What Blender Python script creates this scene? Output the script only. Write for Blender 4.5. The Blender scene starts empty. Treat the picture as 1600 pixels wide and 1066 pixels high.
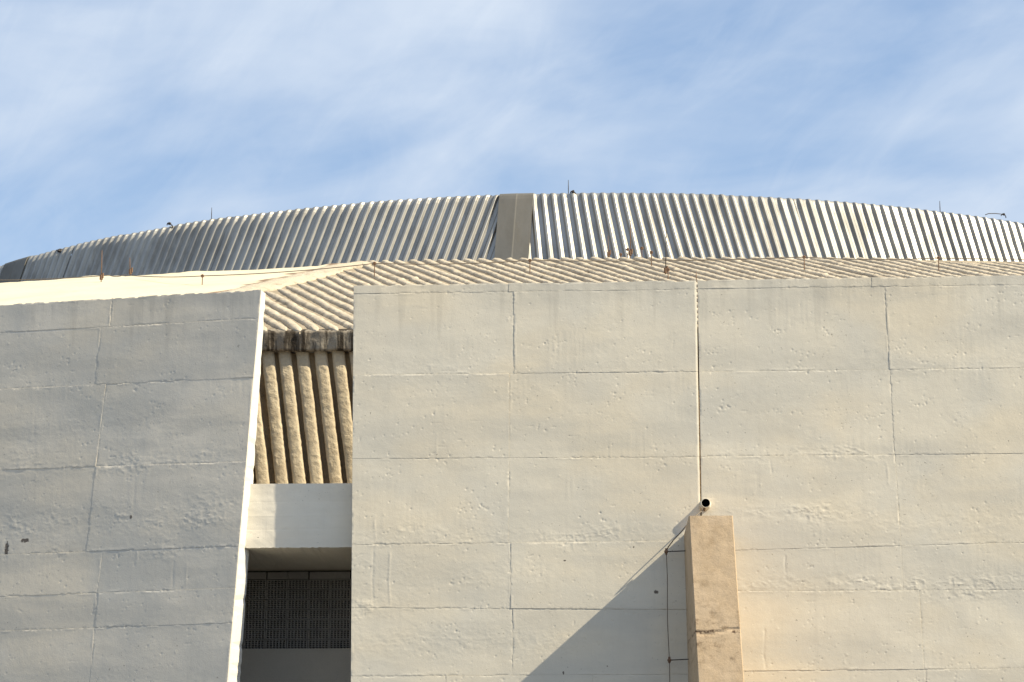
import bpy, bmesh, math, random
import numpy as np
from mathutils import Vector, Matrix
R = math.radians
scene = bpy.context.scene

# ------------------------------------------------------------------ camera
CAM_YAW, CAM_PITCH = R(2.0), R(13.6)
cam_d = bpy.data.cameras.new('camera')
cam_d.lens = 90.0
cam_d.sensor_width = 36.0
cam_d.clip_end = 20000
cam = bpy.data.objects.new('camera', cam_d)
cam.location = (35 * math.tan(CAM_YAW), -35, 1.6)
cam.rotation_euler = (math.pi / 2 + CAM_PITCH, 0, CAM_YAW)
scene.collection.objects.link(cam)
scene.camera = cam

# ------------------------------------------------------------------ sun, sky, exposure
SUN = Vector((3.22, -1.0, 2.96)).normalized()
SKY_STRENGTH = 0.108
SUN_STRENGTH = 5.0
EXPOSURE = 0.60
sun_d = bpy.data.lights.new('sun', 'SUN')
sun_d.energy = SUN_STRENGTH
sun_d.angle = R(0.5)
sun_d.color = (1.0, 0.89, 0.67)
sun = bpy.data.objects.new('sun', sun_d)
sun.rotation_euler = (-SUN).to_track_quat('-Z', 'Y').to_euler()
sun.location = SUN * 60
scene.collection.objects.link(sun)

world = bpy.data.worlds.new('World')
scene.world = world
world.use_nodes = True


def build_world():
    nt = world.node_tree
    nt.nodes.clear()
    N, L = nt.nodes.new, nt.links.new
    out = N('ShaderNodeOutputWorld')
    bg = N('ShaderNodeBackground')
    bg.inputs['Strength'].default_value = SKY_STRENGTH
    sky = N('ShaderNodeTexSky')
    sky.sky_type = 'NISHITA'
    sky.sun_disc = False
    sky.sun_elevation = math.asin(SUN.z)
    sky.sun_rotation = math.atan2(SUN.x, SUN.y)
    sky.air_density = 1.0
    sky.dust_density = 0.6
    sky.ozone_density = 1.6
    tc = N('ShaderNodeTexCoord')
    # project the view direction on a flat cloud layer high above
    sep = N('ShaderNodeSeparateXYZ')
    L(tc.outputs['Generated'], sep.inputs[0])
    zc = N('ShaderNodeMath'); zc.operation = 'MAXIMUM'; zc.inputs[1].default_value = 0.0
    L(sep.outputs['Z'], zc.inputs[0])
    za = N('ShaderNodeMath'); za.operation = 'ADD'; za.inputs[1].default_value = 0.42
    L(zc.outputs[0], za.inputs[0])
    dx = N('ShaderNodeMath'); dx.operation = 'DIVIDE'
    dy = N('ShaderNodeMath'); dy.operation = 'DIVIDE'
    L(sep.outputs['X'], dx.inputs[0]); L(za.outputs[0], dx.inputs[1])
    L(sep.outputs['Y'], dy.inputs[0]); L(za.outputs[0], dy.inputs[1])
    comb = N('ShaderNodeCombineXYZ')
    L(dx.outputs[0], comb.inputs[0]); L(dy.outputs[0], comb.inputs[1])

    def layer(rot, sc, nscale, detail, rough, dist, lo, hi, off):
        m = N('ShaderNodeMapping')
        m.vector_type = 'TEXTURE'
        m.inputs['Rotation'].default_value = (0, 0, R(rot))
        m.inputs['Scale'].default_value = sc
        m.inputs['Location'].default_value = off
        L(comb.outputs[0], m.inputs[0])
        n = N('ShaderNodeTexNoise')
        n.inputs['Scale'].default_value = nscale
        n.inputs['Detail'].default_value = detail
        n.inputs['Roughness'].default_value = rough
        n.inputs['Distortion'].default_value = dist
        L(m.outputs[0], n.inputs['Vector'])
        r = N('ShaderNodeMapRange')
        r.interpolation_type = 'SMOOTHSTEP'
        r.inputs['From Min'].default_value = lo
        r.inputs['From Max'].default_value = hi
        L(n.outputs['Fac'], r.inputs['Value'])
        return r.outputs[0]
    broad = layer(-25, (1.25, 0.95, 1), 4.8, 5.0, 0.5, 0.5, 0.30, 0.70, (0.35, 0.62, 0))
    streak = layer(-34, (1.45, 0.85, 1), 7.5, 8.0, 0.53, 1.0, 0.26, 0.78, (0.2, 0.9, 0))
    fine = layer(-62, (1.8, 0.6, 1), 16.0, 6.0, 0.6, 1.0, 0.38, 0.80, (0.7, 0.3, 0))
    a = N('ShaderNodeMath'); a.operation = 'MULTIPLY_ADD'
    L(streak, a.inputs[0]); a.inputs[1].default_value = 0.34; a.inputs[2].default_value = 0.22
    b = N('ShaderNodeMath'); b.operation = 'MULTIPLY_ADD'
    L(broad, b.inputs[0]); b.inputs[1].default_value = 0.46; L(a.outputs[0], b.inputs[2])
    c = N('ShaderNodeMath'); c.operation = 'MULTIPLY_ADD'; c.use_clamp = True
    L(fine, c.inputs[0]); c.inputs[1].default_value = 0.11; L(b.outputs[0], c.inputs[2])
    mx = N('ShaderNodeMix'); mx.data_type = 'RGBA'
    L(c.outputs[0], mx.inputs['Factor'])
    hs = N('ShaderNodeHueSaturation'); hs.inputs['Saturation'].default_value = 1.3
    L(sky.outputs[0], hs.inputs['Color'])
    L(hs.outputs[0], mx.inputs['A'])
    mx.inputs['B'].default_value = (4.15, 4.75, 5.6, 1)
    L(mx.outputs['Result'], bg.inputs['Color'])
    L(bg.outputs[0], out.inputs[0])


build_world()
vs = scene.view_settings
vs.view_transform = 'Standard'
vs.look = 'None'
vs.gamma = 1.0
vs.use_curve_mapping = False
vs.exposure = EXPOSURE
scene.render.engine = 'CYCLES'

# ------------------------------------------------------------------ helpers
COL = scene.collection
rnd = random.Random(7)


def tag(o, label=None, cat=None, group=None, kind=None):
    if label: o['label'] = label
    if cat: o['category'] = cat
    if group: o['group'] = group
    if kind: o['kind'] = kind
    return o


def empty(name, loc=(0, 0, 0)):
    o = bpy.data.objects.new(name, None)
    o.location = loc
    o.empty_display_size = 0.2
    COL.objects.link(o)
    return o


def link(name, mesh, mat=None, parent=None, world_matrix=None):
    """links a mesh given in world coordinates; a parent's offset is undone"""
    if mat is not None and len(mesh.materials) == 0:
        mesh.materials.append(mat)
    o = bpy.data.objects.new(name, mesh)
    COL.objects.link(o)
    m = world_matrix if world_matrix is not None else Matrix.Identity(4)
    if parent is not None:
        o.parent = parent
        o.matrix_parent_inverse = parent.matrix_basis.inverted()
    o.matrix_basis = m
    return o


def mesh_np(name, co, quads, smooth=True):
    me = bpy.data.meshes.new(name)
    co = np.ascontiguousarray(co, dtype=np.float32)
    quads = np.ascontiguousarray(quads, dtype=np.int32)
    nf = len(quads)
    me.vertices.add(len(co)); me.vertices.foreach_set('co', co.ravel())
    me.loops.add(nf * 4); me.loops.foreach_set('vertex_index', quads.ravel())
    me.polygons.add(nf)
    me.polygons.foreach_set('loop_start', np.arange(nf, dtype=np.int32) * 4)
    me.polygons.foreach_set('use_smooth', np.full(nf, smooth, dtype=bool))
    me.update(calc_edges=True)
    me.validate()
    return me


def mesh_bm(name, bm, smooth=False):
    me = bpy.data.meshes.new(name)
    bmesh.ops.recalc_face_normals(bm, faces=bm.faces[:])
    for f in bm.faces: f.smooth = smooth
    bm.to_mesh(me); bm.free()
    return me


def add_prism(bm, pts_a, pts_b):
    """closed solid between two loops with the same number of points"""
    a = [bm.verts.new(p) for p in pts_a]
    b = [bm.verts.new(p) for p in pts_b]
    n = len(a)
    bm.faces.new(a); bm.faces.new(b[::-1])
    for i in range(n):
        bm.faces.new((a[i], b[i], b[(i + 1) % n], a[(i + 1) % n]))


def add_box(bm, x0, x1, y0, y1, z0, z1):
    add_prism(bm, [(x0, y0, z0), (x1, y0, z0), (x1, y1, z0), (x0, y1, z0)],
              [(x0, y0, z1), (x1, y0, z1), (x1, y1, z1), (x0, y1, z1)])


def add_tube(bm, pts, rad, seg=8, cap=True):
    pts = [Vector(p) for p in pts]
    rings = []
    for i, p in enumerate(pts):
        d = (pts[min(i + 1, len(pts) - 1)] - pts[max(i - 1, 0)]).normalized()
        u = d.orthogonal().normalized() if i == 0 else (u - d * u.dot(d)).normalized()
        v = d.cross(u)
        rr = rad[i] if isinstance(rad, (list, tuple)) else rad
        rings.append([bm.verts.new(p + (u * math.cos(2 * math.pi * k / seg) + v * math.sin(2 * math.pi * k / seg)) * rr) for k in range(seg)])
    for a, b in zip(rings, rings[1:]):
        for k in range(seg):
            bm.faces.new((a[k], a[(k + 1) % seg], b[(k + 1) % seg], b[k]))
    if cap:
        bm.faces.new(rings[0][::-1]); bm.faces.new(rings[-1])


def add_ball(bm, c, r, seg=10, squash=1.0):
    bmesh.ops.create_uvsphere(bm, u_segments=seg, v_segments=max(5, seg // 2 + 1), radius=r,
                              matrix=Matrix.Translation(c) @ Matrix.Diagonal((1, 1, squash, 1)))


# vectorised value noise
def _hash(ix, iy, seed):
    h = (ix.astype(np.int64) * 374761393 + iy.astype(np.int64) * 668265263 + seed * 1442695041) & 0xffffffff
    h = ((h ^ (h >> 13)) * 1274126177) & 0xffffffff
    h = (h ^ (h >> 16)) & 0xffffffff
    return h / 4294967295.0


def vn(x, y, seed=0):
    x = np.asarray(x, dtype=np.float64); y = np.asarray(y, dtype=np.float64)
    ix = np.floor(x); iy = np.floor(y)
    fx = x - ix; fy = y - iy
    fx = fx * fx * fx * (fx * (fx * 6 - 15) + 10); fy = fy * fy * fy * (fy * (fy * 6 - 15) + 10)
    a = _hash(ix, iy, seed); b = _hash(ix + 1, iy, seed)
    c = _hash(ix, iy + 1, seed); d = _hash(ix + 1, iy + 1, seed)
    return (a + (b - a) * fx) * (1 - fy) + (c + (d - c) * fx) * fy


def fbm(x, y, seed=0, octv=4, gain=0.5):
    t = np.zeros(np.broadcast(x, y).shape); amp = 1.0; tot = 0
    for o in range(octv):
        t = t + amp * (vn(x * 2 ** o + 17.3 * o, y * 2 ** o - 9.1 * o, seed + o * 31) - 0.5)
        tot += amp; amp *= gain
    return t / tot * 2          # about -1 .. 1


def sstep(a, b, x):
    t = np.clip((x - a) / (b - a), 0, 1)
    return t * t * (3 - 2 * t)


# ------------------------------------------------------------------ materials
def new_mat(name):
    m = bpy.data.materials.new(name)
    m.use_nodes = True
    nt = m.node_tree
    nt.nodes.clear()
    out = nt.nodes.new('ShaderNodeOutputMaterial')
    b = nt.nodes.new('ShaderNodeBsdfPrincipled')
    nt.links.new(b.outputs[0], out.inputs[0])
    return m, nt, b


class G:
    """small helper for node graphs"""
    def __init__(s, nt): s.nt = nt
    def n(s, t, **kw):
        x = s.nt.nodes.new(t)
        for k, v in kw.items(): setattr(x, k, v)
        return x
    def l(s, a, b): s.nt.links.new(a, b)
    def geo(s): return s.n('ShaderNodeNewGeometry').outputs['Position']
    def obj(s): return s.n('ShaderNodeTexCoord').outputs['Object']
    def mapping(s, vec, scale=(1, 1, 1), rot=(0, 0, 0), loc=(0, 0, 0)):
        m = s.n('ShaderNodeMapping')
        m.inputs['Scale'].default_value = scale
        m.inputs['Rotation'].default_value = rot
        m.inputs['Location'].default_value = loc
        s.l(vec, m.inputs[0]); return m.outputs[0]
    def noise(s, vec, scale, detail=4, rough=0.5, dist=0.0):
        x = s.n('ShaderNodeTexNoise')
        x.inputs['Scale'].default_value = scale; x.inputs['Detail'].default_value = detail
        x.inputs['Roughness'].default_value = rough; x.inputs['Distortion'].default_value = dist
        s.l(vec, x.inputs['Vector']); return x.outputs['Fac']
    def rng(s, v, a, b, c=0.0, d=1.0):
        x = s.n('ShaderNodeMapRange'); x.interpolation_type = 'SMOOTHSTEP'
        x.inputs['From Min'].default_value = a; x.inputs['From Max'].default_value = b
        x.inputs['To Min'].default_value = c; x.inputs['To Max'].default_value = d
        s.l(v, x.inputs['Value']); return x.outputs[0]
    def math(s, op, a, b=None, c=None, clamp=False):
        x = s.n('ShaderNodeMath'); x.operation = op; x.use_clamp = clamp
        for i, v in enumerate((a, b, c)):
            if v is None: continue
            if isinstance(v, (int, float)): x.inputs[i].default_value = v
            else: s.l(v, x.inputs[i])
        return x.outputs[0]
    def mix(s, f, a, b, blend='MIX'):
        x = s.n('ShaderNodeMix'); x.data_type = 'RGBA'; x.blend_type = blend
        for k, v in (('Factor', f), ('A', a), ('B', b)):
            i = x.inputs[k] if k != 'Factor' else x.inputs[0]
            if k != 'Factor':
                i = [q for q in x.inputs if q.name == k and q.type == 'RGBA'][0]
            if isinstance(v, (int, float)): i.default_value = v
            elif isinstance(v, tuple): i.default_value = (*v, 1) if len(v) == 3 else v
            else: s.l(v, i)
        return [q for q in x.outputs if q.type == 'RGBA'][0]
    def bump(s, h, dist, strength=1.0, normal=None):
        x = s.n('ShaderNodeBump'); x.inputs['Distance'].default_value = dist
        x.inputs['Strength'].default_value = strength
        s.l(h, x.inputs['Height'])
        if normal is not None: s.l(normal, x.inputs['Normal'])
        return x.outputs[0]


def painted_concrete(name, c_main, c_grey, c_warm, seed=0.0, tones=1.0, spots=()):
    m, nt, b = new_mat(name); g = G(nt)
    p = g.mapping(g.geo(), loc=(seed, seed * 0.7, seed * 1.3))
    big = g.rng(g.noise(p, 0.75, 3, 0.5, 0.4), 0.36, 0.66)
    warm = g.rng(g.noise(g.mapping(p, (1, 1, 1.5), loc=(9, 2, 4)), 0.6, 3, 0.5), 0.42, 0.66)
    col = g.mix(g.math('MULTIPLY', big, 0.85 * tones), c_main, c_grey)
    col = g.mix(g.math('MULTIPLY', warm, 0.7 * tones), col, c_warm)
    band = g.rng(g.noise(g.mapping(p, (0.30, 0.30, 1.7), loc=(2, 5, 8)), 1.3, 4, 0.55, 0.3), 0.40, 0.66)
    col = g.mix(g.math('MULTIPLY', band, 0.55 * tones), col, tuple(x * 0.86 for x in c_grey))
    mott = g.rng(g.noise(p, 5.0, 5, 0.6), 0.3, 0.75)
    col = g.mix(g.math('MULTIPLY', mott, 0.16), col, tuple(x * 0.72 for x in c_main))
    # vertical rain marks
    drip = g.rng(g.noise(g.mapping(p, (7, 7, 0.35)), 1.6, 4, 0.6), 0.52, 0.80)
    col = g.mix(g.math('MULTIPLY', drip, 0.16), col, tuple(x * 0.62 for x in c_grey))
    oi = g.n('ShaderNodeObjectInfo').outputs['Random']
    col = g.mix(g.math('MULTIPLY', oi, 0.20), col, tuple(x * 0.72 for x in c_grey))
    # grime washed down from the parapet, longest where the edge is rough
    sz = g.n('ShaderNodeSeparateXYZ'); g.l(g.geo(), sz.inputs[0])
    runl = g.math('MULTIPLY', g.rng(g.noise(g.mapping(p, (3.2, 3.2, 0.1)), 1.7, 4, 0.6), 0.40, 0.75), 1.1)
    below = g.math('SUBTRACT', 10.95, sz.outputs['Z'])
    wash = g.rng(g.math('SUBTRACT', runl, below), -0.15, 0.55)
    col = g.mix(g.math('MULTIPLY', wash, 0.20), col, tuple(x * 0.5 for x in c_grey))
    # small dark specks in the open pores
    spk = g.rng(g.noise(p, 30.0, 2, 0.5), 0.68, 0.76)
    spm = g.rng(g.noise(g.mapping(p, loc=(4, 4, 1)), 1.7, 2, 0.5), 0.42, 0.65)
    col = g.mix(g.math('MULTIPLY', g.math('MULTIPLY', spk, spm), 0.7), col, (0.16, 0.14, 0.11))
    if spots:
        # a few black stains with short runs, and holes drawn as dark colour: (x, z, half width, half height)
        sp = g.n('ShaderNodeSeparateXYZ'); g.l(g.geo(), sp.inputs[0])
        nz = g.math('MULTIPLY', g.math('SUBTRACT', g.noise(g.geo(), 26, 5, 0.7), 0.5), 4.0)
        for (x_, z_, rx_, rz_) in spots:
            ax = g.math('DIVIDE', g.math('SUBTRACT', sp.outputs['X'], x_), rx_)
            az = g.math('DIVIDE', g.math('SUBTRACT', sp.outputs['Z'], z_), rz_)
            d2 = g.math('ADD', g.math('ADD', g.math('MULTIPLY', ax, ax), g.math('MULTIPLY', az, az)), nz)
            col = g.mix(g.math('MULTIPLY', g.rng(d2, 0.4, 1.1, 1.0, 0.0), 0.85), col, (0.045, 0.03, 0.025))
    g.l(col, b.inputs['Base Color'])
    b.inputs['Roughness'].default_value = 0.82
    b.inputs['Specular IOR Level'].default_value = 0.25
    h = g.math('ADD', g.noise(p, 70, 4, 0.65), g.math('MULTIPLY', g.noise(p, 16, 4, 0.55), 1.2))
    nb = g.bump(h, 0.0030, 0.5)
    vo = g.n('ShaderNodeTexVoronoi'); vo.inputs['Scale'].default_value = 9.0; vo.inputs['Randomness'].default_value = 1.0
    g.l(g.mapping(p, (1, 0.15, 1)), vo.inputs['Vector'])
    sc = g.n('ShaderNodeSeparateColor'); g.l(vo.outputs['Color'], sc.inputs[0])
    size = g.math('MULTIPLY', g.math('SUBTRACT', g.math('MULTIPLY', sc.outputs[0], sc.outputs[1]), 0.32), 0.22, clamp=True)
    pit = g.math('LESS_THAN', vo.outputs['Distance'], size)
    g.l(g.bump(g.math('SUBTRACT', 1.0, pit), 0.006, 0.8, nb), b.inputs['Normal'])
    return m


def raw_concrete(name, c1, c2, c3, bump=0.006, grain=55, stain=0.6, drips=False, band=None):
    m, nt, b = new_mat(name); g = G(nt)
    p = g.geo()
    n1 = g.rng(g.noise(p, 1.4, 5, 0.6, 0.3), 0.34, 0.68)
    n2 = g.rng(g.noise(g.mapping(p, loc=(3, 8, 1)), 4.2, 5, 0.62), 0.5, 0.78)
    col = g.mix(n1, c1, c2)
    col = g.mix(g.math('MULTIPLY', n2, stain), col, c3)
    fine = g.noise(p, grain, 3, 0.6)
    col = g.mix(g.math('MULTIPLY', g.rng(fine, 0.45, 0.7), 0.22), col, tuple(x * 0.5 for x in c1))
    if band:
        # grime along a construction joint at height `band`, with runs and blots
        sep = g.n('ShaderNodeSeparateXYZ'); g.l(p, sep.inputs[0])
        wz = g.math('ADD', g.math('SUBTRACT', sep.outputs['Z'], band), g.math('MULTIPLY', g.math('SUBTRACT', g.noise(p, 5, 4, 0.6), 0.5), 0.12))
        thin = g.rng(g.math('ABSOLUTE', wz), 0.006, 0.030, 1.0, 0.0)
        wide = g.rng(g.math('ABSOLUTE', g.math('ADD', wz, 0.05)), 0.05, 0.75, 1.0, 0.0)
        blot = g.rng(g.noise(g.mapping(p, (1, 1, 1.6)), 7, 6, 0.7), 0.50, 0.70)
        col = g.mix(g.math('MULTIPLY', g.math('MULTIPLY', wide, blot), 0.8), col, (0.17, 0.115, 0.07))
        col = g.mix(g.math('MULTIPLY', thin, g.rng(g.noise(p, 11, 4, 0.6), 0.44, 0.60)), col, (0.09, 0.055, 0.035))
    if drips:
        d = g.rng(g.noise(g.mapping(p, (5.2, 2, 0.45)), 1.5, 4, 0.6), 0.46, 0.60)
        col = g.mix(g.math('MULTIPLY', d, 0.92), col, (0.028, 0.020, 0.013))
    g.l(col, b.inputs['Base Color'])
    b.inputs['Roughness'].default_value = 0.92
    b.inputs['Specular IOR Level'].default_value = 0.2
    h = g.math('ADD', fine, g.math('MULTIPLY', g.noise(p, grain * 0.3, 4, 0.6), 1.6))
    g.l(g.bump(h, bump, 0.7), b.inputs['Normal'])
    return m


def metal(name, col, col2, rough=0.42, metallic=0.9):
    m, nt, b = new_mat(name); g = G(nt)
    p = g.geo()
    n = g.rng(g.noise(g.mapping(p, (1, 1, 0.5)), 2.0, 5, 0.6), 0.35, 0.7)
    c = g.mix(n, col, col2)
    oi = g.n('ShaderNodeObjectInfo').outputs['Random']
    c = g.mix(g.math('MULTIPLY', oi, 0.30), c, tuple(x * 0.55 for x in col2))
    run = g.rng(g.noise(g.mapping(p, (6, 6, 0.5)), 1.5, 4, 0.6), 0.55, 0.75)
    c = g.mix(g.math('MULTIPLY', run, 0.30), c, (0.17, 0.14, 0.10))
    sp = g.rng(g.noise(p, 18, 4, 0.65), 0.62, 0.78)
    c = g.mix(g.math('MULTIPLY', sp, 0.30), c, (0.14, 0.11, 0.08))
    g.l(c, b.inputs['Base Color'])
    b.inputs['Metallic'].default_value = metallic
    g.l(g.rng(n, 0, 1, rough - 0.06, rough + 0.10), b.inputs['Roughness'])
    g.l(g.bump(g.noise(p, 6, 3, 0.5), 0.008, 0.35), b.inputs['Normal'])
    return m


def plain(name, col, rough=0.7, metallic=0.0, var=0.4, spec=0.3):
    m, nt, b = new_mat(name); g = G(nt)
    n = g.rng(g.noise(g.geo(), 22, 4, 0.6), 0.35, 0.7)
    g.l(g.mix(g.math('MULTIPLY', n, var), col, tuple(x * 0.45 for x in col)), b.inputs['Base Color'])
    b.inputs['Roughness'].default_value = rough
    b.inputs['Metallic'].default_value = metallic
    b.inputs['Specular IOR Level'].default_value = spec
    return m


M_PAINT = painted_concrete('painted_concrete', (0.74, 0.675, 0.555), (0.665, 0.625, 0.54), (0.75, 0.655, 0.50), spots=[(1.977, 6.514, .036, .026), (0.70, 5.41, .016, .022), (0.724, 6.954, .02, .012), (1.677, 7.136, .014, .012), (1.3, 5.5, .01, .01), (-1.1, 6.1, .012, .01)])
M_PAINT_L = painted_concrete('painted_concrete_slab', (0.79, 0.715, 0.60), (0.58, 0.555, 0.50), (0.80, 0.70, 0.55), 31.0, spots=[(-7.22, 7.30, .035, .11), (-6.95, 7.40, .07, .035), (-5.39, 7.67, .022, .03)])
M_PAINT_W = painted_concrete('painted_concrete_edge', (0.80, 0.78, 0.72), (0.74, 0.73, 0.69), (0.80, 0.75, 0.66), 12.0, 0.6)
M_BUTT = raw_concrete('buttress_concrete', (0.455, 0.34, 0.22), (0.515, 0.395, 0.27), (0.22, 0.15, 0.085), 0.004, 60, 0.55, band=5.80)
M_RIB = raw_concrete('sprayed_rib_concrete', (0.57, 0.49, 0.37), (0.47, 0.40, 0.30), (0.18, 0.14, 0.10), 0.013, 40, 0.65)
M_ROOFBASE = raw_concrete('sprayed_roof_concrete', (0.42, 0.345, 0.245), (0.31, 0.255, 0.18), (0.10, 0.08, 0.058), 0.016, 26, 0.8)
M_WALLRIB = raw_concrete('sprayed_wall_concrete', (0.56, 0.475, 0.34), (0.48, 0.40, 0.28), (0.26, 0.19, 0.12), 0.013, 42, 0.40)
M_GROOVE = raw_concrete('brown_groove_concrete', (0.40, 0.29, 0.17), (0.30, 0.21, 0.125), (0.12, 0.08, 0.05), 0.015, 34, 0.5)  # darker brown than the ribs, for the backing between them
M_FASCIA = raw_concrete('stained_fascia_concrete', (0.34, 0.30, 0.24), (0.25, 0.205, 0.155), (0.10, 0.07, 0.048), 0.012, 30, 0.7, True)
M_BEAM = painted_concrete('beam_concrete', (0.82, 0.755, 0.64), (0.76, 0.71, 0.61), (0.80, 0.71, 0.57), 5.0)
M_BLOCK = raw_concrete('block_concrete', (0.36, 0.345, 0.325), (0.31, 0.30, 0.285), (0.12, 0.11, 0.10), 0.002, 60, 0.4)
M_LOW = raw_concrete('recess_concrete', (0.48, 0.455, 0.41), (0.44, 0.415, 0.37), (0.34, 0.31, 0.27), 0.002, 60, 0.3)
M_CORE = raw_concrete('core_concrete', (0.30, 0.28, 0.26), (0.26, 0.25, 0.23), (0.18, 0.17, 0.15), 0.004, 40, 0.4)
M_SHEET = metal('galvanised_sheet', (0.43, 0.412, 0.375), (0.335, 0.325, 0.305), 0.53, 0.80)
M_FLASH = metal('weathered_flashing', (0.22, 0.205, 0.175), (0.175, 0.165, 0.145), 0.6, 0.35)
M_RUST = plain('rusty_iron', (0.20, 0.12, 0.075), 0.85, 0.0)
M_IRON = plain('dark_iron', (0.07, 0.06, 0.055), 0.6, 0.3)
M_DARK = plain('shade_black', (0.006, 0.006, 0.006), 0.9, spec=0.0)  # near-black colour in place of shade inside the pipe and behind the blocks
M_CABLE = plain('cable', (0.20, 0.165, 0.13), 0.6, 0.2)
M_CAP = metal('roof_cap', (0.40, 0.40, 0.38), (0.34, 0.34, 0.33), 0.5, 0.6)


def ground_mat():
    m, nt, b = new_mat('paving'); g = G(nt)
    p = g.geo()
    c = g.mix(g.rng(g.noise(p, 0.25, 5, 0.6), 0.35, 0.7), (0.095, 0.09, 0.083), (0.07, 0.067, 0.063))
    c = g.mix(g.math('MULTIPLY', g.rng(g.noise(p, 9, 4, 0.6), 0.4, 0.7), 0.4), c, (0.05, 0.048, 0.045))
    g.l(c, b.inputs['Base Color']); b.inputs['Roughness'].default_value = 0.9
    g.l(g.bump(g.noise(p, 30, 4, 0.6), 0.01, 0.6), b.inputs['Normal'])
    return m


def smooth_roof_mat():
    # local x runs away from the hip, local y along it
    m, nt, b = new_mat('smooth_cream_roof'); g = G(nt)
    p = g.obj()
    c = g.mix(g.rng(g.noise(p, 0.8, 5, 0.6), 0.35, 0.7), (0.70, 0.62, 0.44), (0.63, 0.55, 0.39))
    sep = g.n('ShaderNodeSeparateXYZ'); g.l(p, sep.inputs[0])
    wob = g.math('MULTIPLY', g.math('SUBTRACT', g.noise(g.mapping(p, (0.5, 0.9, 1)), 1.1, 5, 0.65), 0.5), 1.3)
    d = g.math('ADD', sep.outputs['X'], wob)
    edge = g.rng(d, 0.05, 0.75, 1.0, 0.0)
    c = g.mix(g.math('MULTIPLY', edge, 0.75), c, (0.36, 0.25, 0.15))
    line = g.math('MULTIPLY', g.rng(d, 0.30, 0.42), g.rng(d, 0.46, 0.62, 1.0, 0.0))
    c = g.mix(g.math('MULTIPLY', line, 0.85), c, (0.16, 0.085, 0.045))
    spk = g.rng(g.noise(p, 3.2, 3, 0.5), 0.70, 0.76)
    c = g.mix(g.math('MULTIPLY', spk, 0.5), c, (0.30, 0.24, 0.17))
    g.l(c, b.inputs['Base Color']); b.inputs['Roughness'].default_value = 0.9
    g.l(g.bump(g.noise(p, 5, 5, 0.6), 0.02, 0.4), b.inputs['Normal'])
    return m


M_GROUND = ground_mat()
M_SMOOTH = smooth_roof_mat()

# ------------------------------------------------------------------ ground
bm = bmesh.new()
vsq = [bm.verts.new(p) for p in ((-6000, -6000, 0), (6000, -6000, 0), (6000, 6000, 0), (-6000, 6000, 0))]
bm.faces.new(vsq)
tag(link('ground', mesh_bm('ground', bm), M_GROUND), kind='structure')

# ------------------------------------------------------------------ board-marked concrete walls
class Frame:
    def __init__(s, o, t, n):
        s.o = np.array(o, float); s.t = np.array(t, float); s.n = np.array(n, float)
        s.flip = np.dot(np.cross(s.t, (0, 0, 1)), s.n) < 0
    def pos(s, x, z, h):
        return s.o + np.multiply.outer(x, s.t) + np.multiply.outer(h, s.n) + np.multiply.outer(z, np.array((0, 0, 1.0)))


def scatter(field_shape, x, z, feats):
    """adds gaussian pits / bumps (x, z, rx, rz, amp) to a height field on a regular grid"""
    h = np.zeros(field_shape)
    for (fx, fz, rx, rz, amp) in feats:
        m = (np.abs(x - fx) < 3 * rx) & (np.abs(z - fz) < 3 * rz)
        if not m.any(): continue
        i, j = np.where(m)
        i0, i1, j0, j1 = i.min(), i.max() + 1, j.min(), j.max() + 1
        xs, zs = x[i0:i1, j0:j1], z[i0:i1, j0:j1]
        h[i0:i1, j0:j1] += amp * np.exp(-((xs - fx) / rx) ** 2 - ((zs - fz) / rz) ** 2)
    return h


def make_feats(seed, x0, x1, z0, z1, dens):
    r = random.Random(seed); f = []
    for _ in range(int(dens * (x1 - x0) * (z1 - z0))):
        x, z = r.uniform(x0, x1), r.uniform(z0, z1)
        k = r.random()
        if k < 0.62:
            s = r.uniform(0.0055, 0.009); f.append((x, z, s, s * r.uniform(0.7, 1.3), -r.uniform(0.003, 0.0085)))
        elif k < 0.85:
            s = r.uniform(0.008, 0.016); f.append((x, z, s, s * r.uniform(0.6, 1.6), r.uniform(0.001, 0.003)))
        elif k < 0.94:   # cluster
            for _ in range(r.randint(3, 8)):
                s = r.uniform(0.007, 0.013)
                f.append((x + r.gauss(0, .09), z + r.gauss(0, .05), s, s, -r.uniform(0.002, 0.0065)))
        else:            # scratch
            L = r.uniform(.05, .16); a = r.choice((0, 0, 0, 0.5, 1.4))
            for q in range(10):
                t = (q / 9 - .5) * L
                f.append((x + t * math.cos(a), z + t * math.sin(a), .008, .008, -.0016 * r.uniform(0, 1.6)))
    return f


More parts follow.
